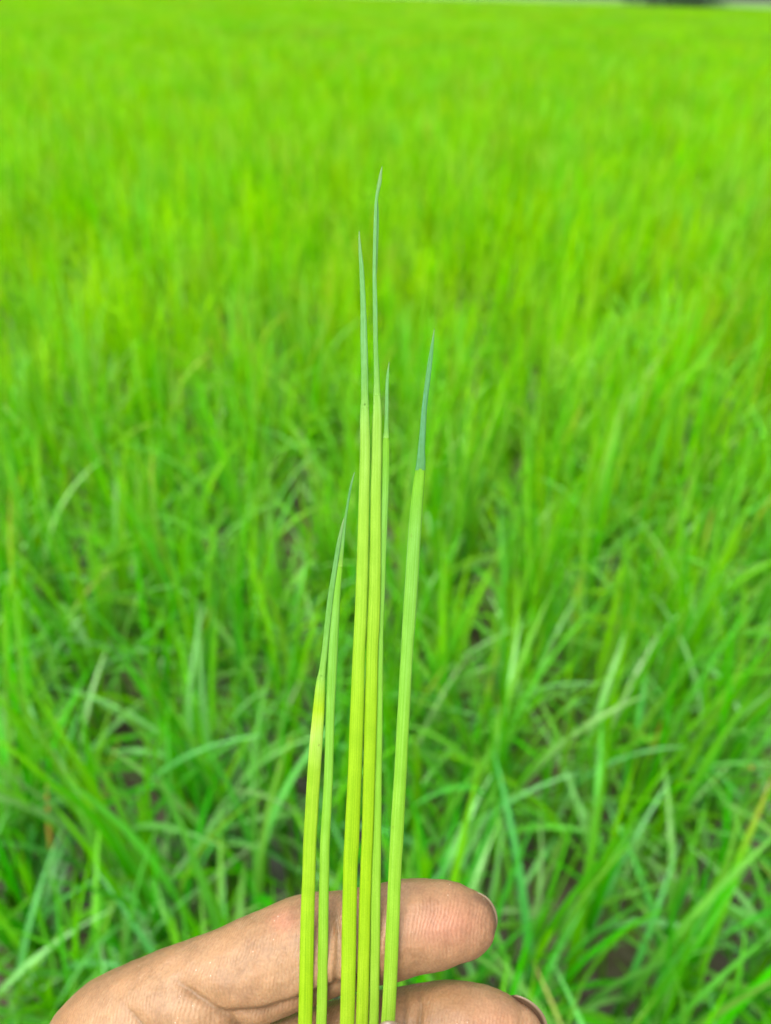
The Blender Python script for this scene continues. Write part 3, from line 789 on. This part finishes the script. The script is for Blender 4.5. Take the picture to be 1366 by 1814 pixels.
shoot('leftmost cut shoot, its bright swollen tube narrowing to a blade that crosses the next one', .1700, .003,
      [(2060, 512, 537), (1930, 520, 545), (1814, 528, 553), (1680, 531, 556), (1540, 535.5, 559), (1486, 537.5, 561), (1376, 544, 567.6), (1320, 548, 571.5), (1280, 552, 574), (1240, 556, 575.5), (1215, 559, 576), (1196, 562.5, 576.5)],
      [(1204, 561.5, 576), (1188, 565, 577), (1155, 570, 580.6), (1104, 575.5, 585.5), (1058, 580.5, 590.5), (1012, 588, 597), (965, 596, 603.7), (940, 602, 607), (925, 606.5, 609.5), (917, 609, 610)],
      mt=shoot_material('shoot_tube_swollen', TUBE[:3] + [(0.80, (0.27, 0.48, 0.02)), (0.875, (0.34, 0.54, 0.07)), (0.905, (0.34, 0.54, 0.04)), (0.93, (0.30, 0.50, 0.008)), (1.0, (0.21, 0.45, 0.05))]),
      mtip=shoot_material('shoot_tip_fresh', [(0, (0.21, 0.45, 0.05)), (0.3, (0.15, 0.39, 0.05)), (0.8, (0.12, 0.33, 0.07)), (1, (0.20, 0.36, 0.1))]))
shoot('second cut shoot from the left, short and narrow, ending in a thin leaning point', .1707, .002,
      [(2060, 548, 566), (1930, 554, 572), (1814, 560, 579), (1680, 563, 581), (1540, 566, 583.6), (1486, 567.5, 585), (1376, 573.7, 590), (1265, 577, 593), (1155, 581.5, 598.5), (1104, 585, 600.7), (1058, 589, 602.7), (1012, 595.5, 606.5), (990, 600, 608)],
      [(1004, 597.5, 607), (981, 601.5, 608.8), (955, 604.5, 610.8), (920, 609.5, 614), (873, 617.5, 621.5), (850, 623, 626), (836, 628, 629)],
      mt=M_tubep, mtip=shoot_material('shoot_tip_thin', [(0, (0.20, 0.42, 0.04)), (0.25, (0.14, 0.36, 0.06)), (0.8, (0.09, 0.29, 0.07)), (1, (0.17, 0.35, 0.1))]))
shoot('second tallest cut shoot, wide tube left of the tallest one', .1696, .0035,
      [(2060, 590, 616), (1930, 596, 622), (1814, 602, 628), (1680, 605, 631), (1540, 607.5, 633), (1486, 610, 636.5), (1376, 616, 640.6), (1265, 620, 644.5), (1155, 625, 647), (1104, 627.5, 649.5), (1012, 631, 652), (920, 634.5, 654), (827, 637, 655.5), (790, 637.5, 655.8), (745, 638, 654.5), (715, 639.5, 653.8)],
      [(722, 639.2, 654), (709, 640, 653.4), (681, 640, 652.4), (623, 639, 651.6), (575, 639, 649.8), (538, 638.6, 647.9), (480, 637, 645), (444, 635.4, 641), (420, 635.2, 638), (408, 636, 636.8)])
shoot('tallest cut shoot, in the middle, with a long grey-green curved tip', .1702, .0035,
      [(2060, 619, 640), (1930, 624, 646), (1814, 630, 652.5), (1680, 634, 655), (1540, 638, 658.5), (1486, 640.6, 661), (1376, 643, 664.5), (1265, 645.5, 668), (1155, 648.5, 670), (1104, 650, 673), (1012, 653.5, 675), (920, 655.5, 675), (827, 657.5, 676), (780, 658.5, 676), (745, 660, 676.5), (715, 661.5, 675.5), (690, 662, 673.5)],
      [(700, 662, 674.5), (681, 662.5, 673), (650, 662.5, 671.5), (623, 662, 670), (580, 661, 669), (538, 660.3, 668), (480, 660.3, 667), (438, 661, 667.5), (380, 662.5, 668.5), (352, 664.5, 669.6), (335, 667, 673), (323, 669, 676), (308, 672.5, 677), (294, 677, 677.6)],
      extra=[(485, 664, 668), (460, 664.5, 669.3), (438, 665, 670), (410, 666, 670.8), (380, 667, 671), (360, 667.5, 670), (350, 668.5, 669.5)])
shoot('narrow pale cut shoot pressed against the right side of the tallest one', .1708, .0035,
      [(2060, 643, 660), (1930, 648, 665), (1814, 653.5, 671), (1680, 655.5, 673), (1540, 657, 675), (1486, 660, 675.6), (1376, 662.5, 676.5), (1265, 664, 678), (1155, 667, 679), (1104, 668, 680), (1012, 671, 683), (920, 674, 686.6), (827, 676.6, 690), (790, 677, 690), (768, 679.2, 688.8)],
      [(776, 678.5, 689.2), (752, 681, 688), (715, 682, 688.2), (681, 683, 688.5), (660, 685.3, 689.3), (640, 689.3, 690)],
      mt=M_tubep)
shoot('rightmost cut shoot, standing apart, with a blue-green pointed tip', .1692, .005,
      [(2060, 655, 680), (1930, 665, 690), (1814, 675, 699.6), (1680, 682, 706), (1540, 688, 711), (1486, 691, 715), (1376, 697.7, 720.3), (1265, 703.8, 726), (1155, 710, 732), (1104, 712.5, 736), (1012, 718.5, 742), (920, 725, 747.7), (873, 729.4, 750.7), (836, 735, 753.3), (830, 736, 753.5)],
      [(833, 735.6, 753.5), (815, 738.3, 753.8), (796, 740.5, 753), (760, 744, 754.5), (720, 747.8, 757), (652, 756, 764.6), (605, 764.5, 768.8), (582, 769.4, 770)],
      mt=M_tubep, mtip=M_tipb)
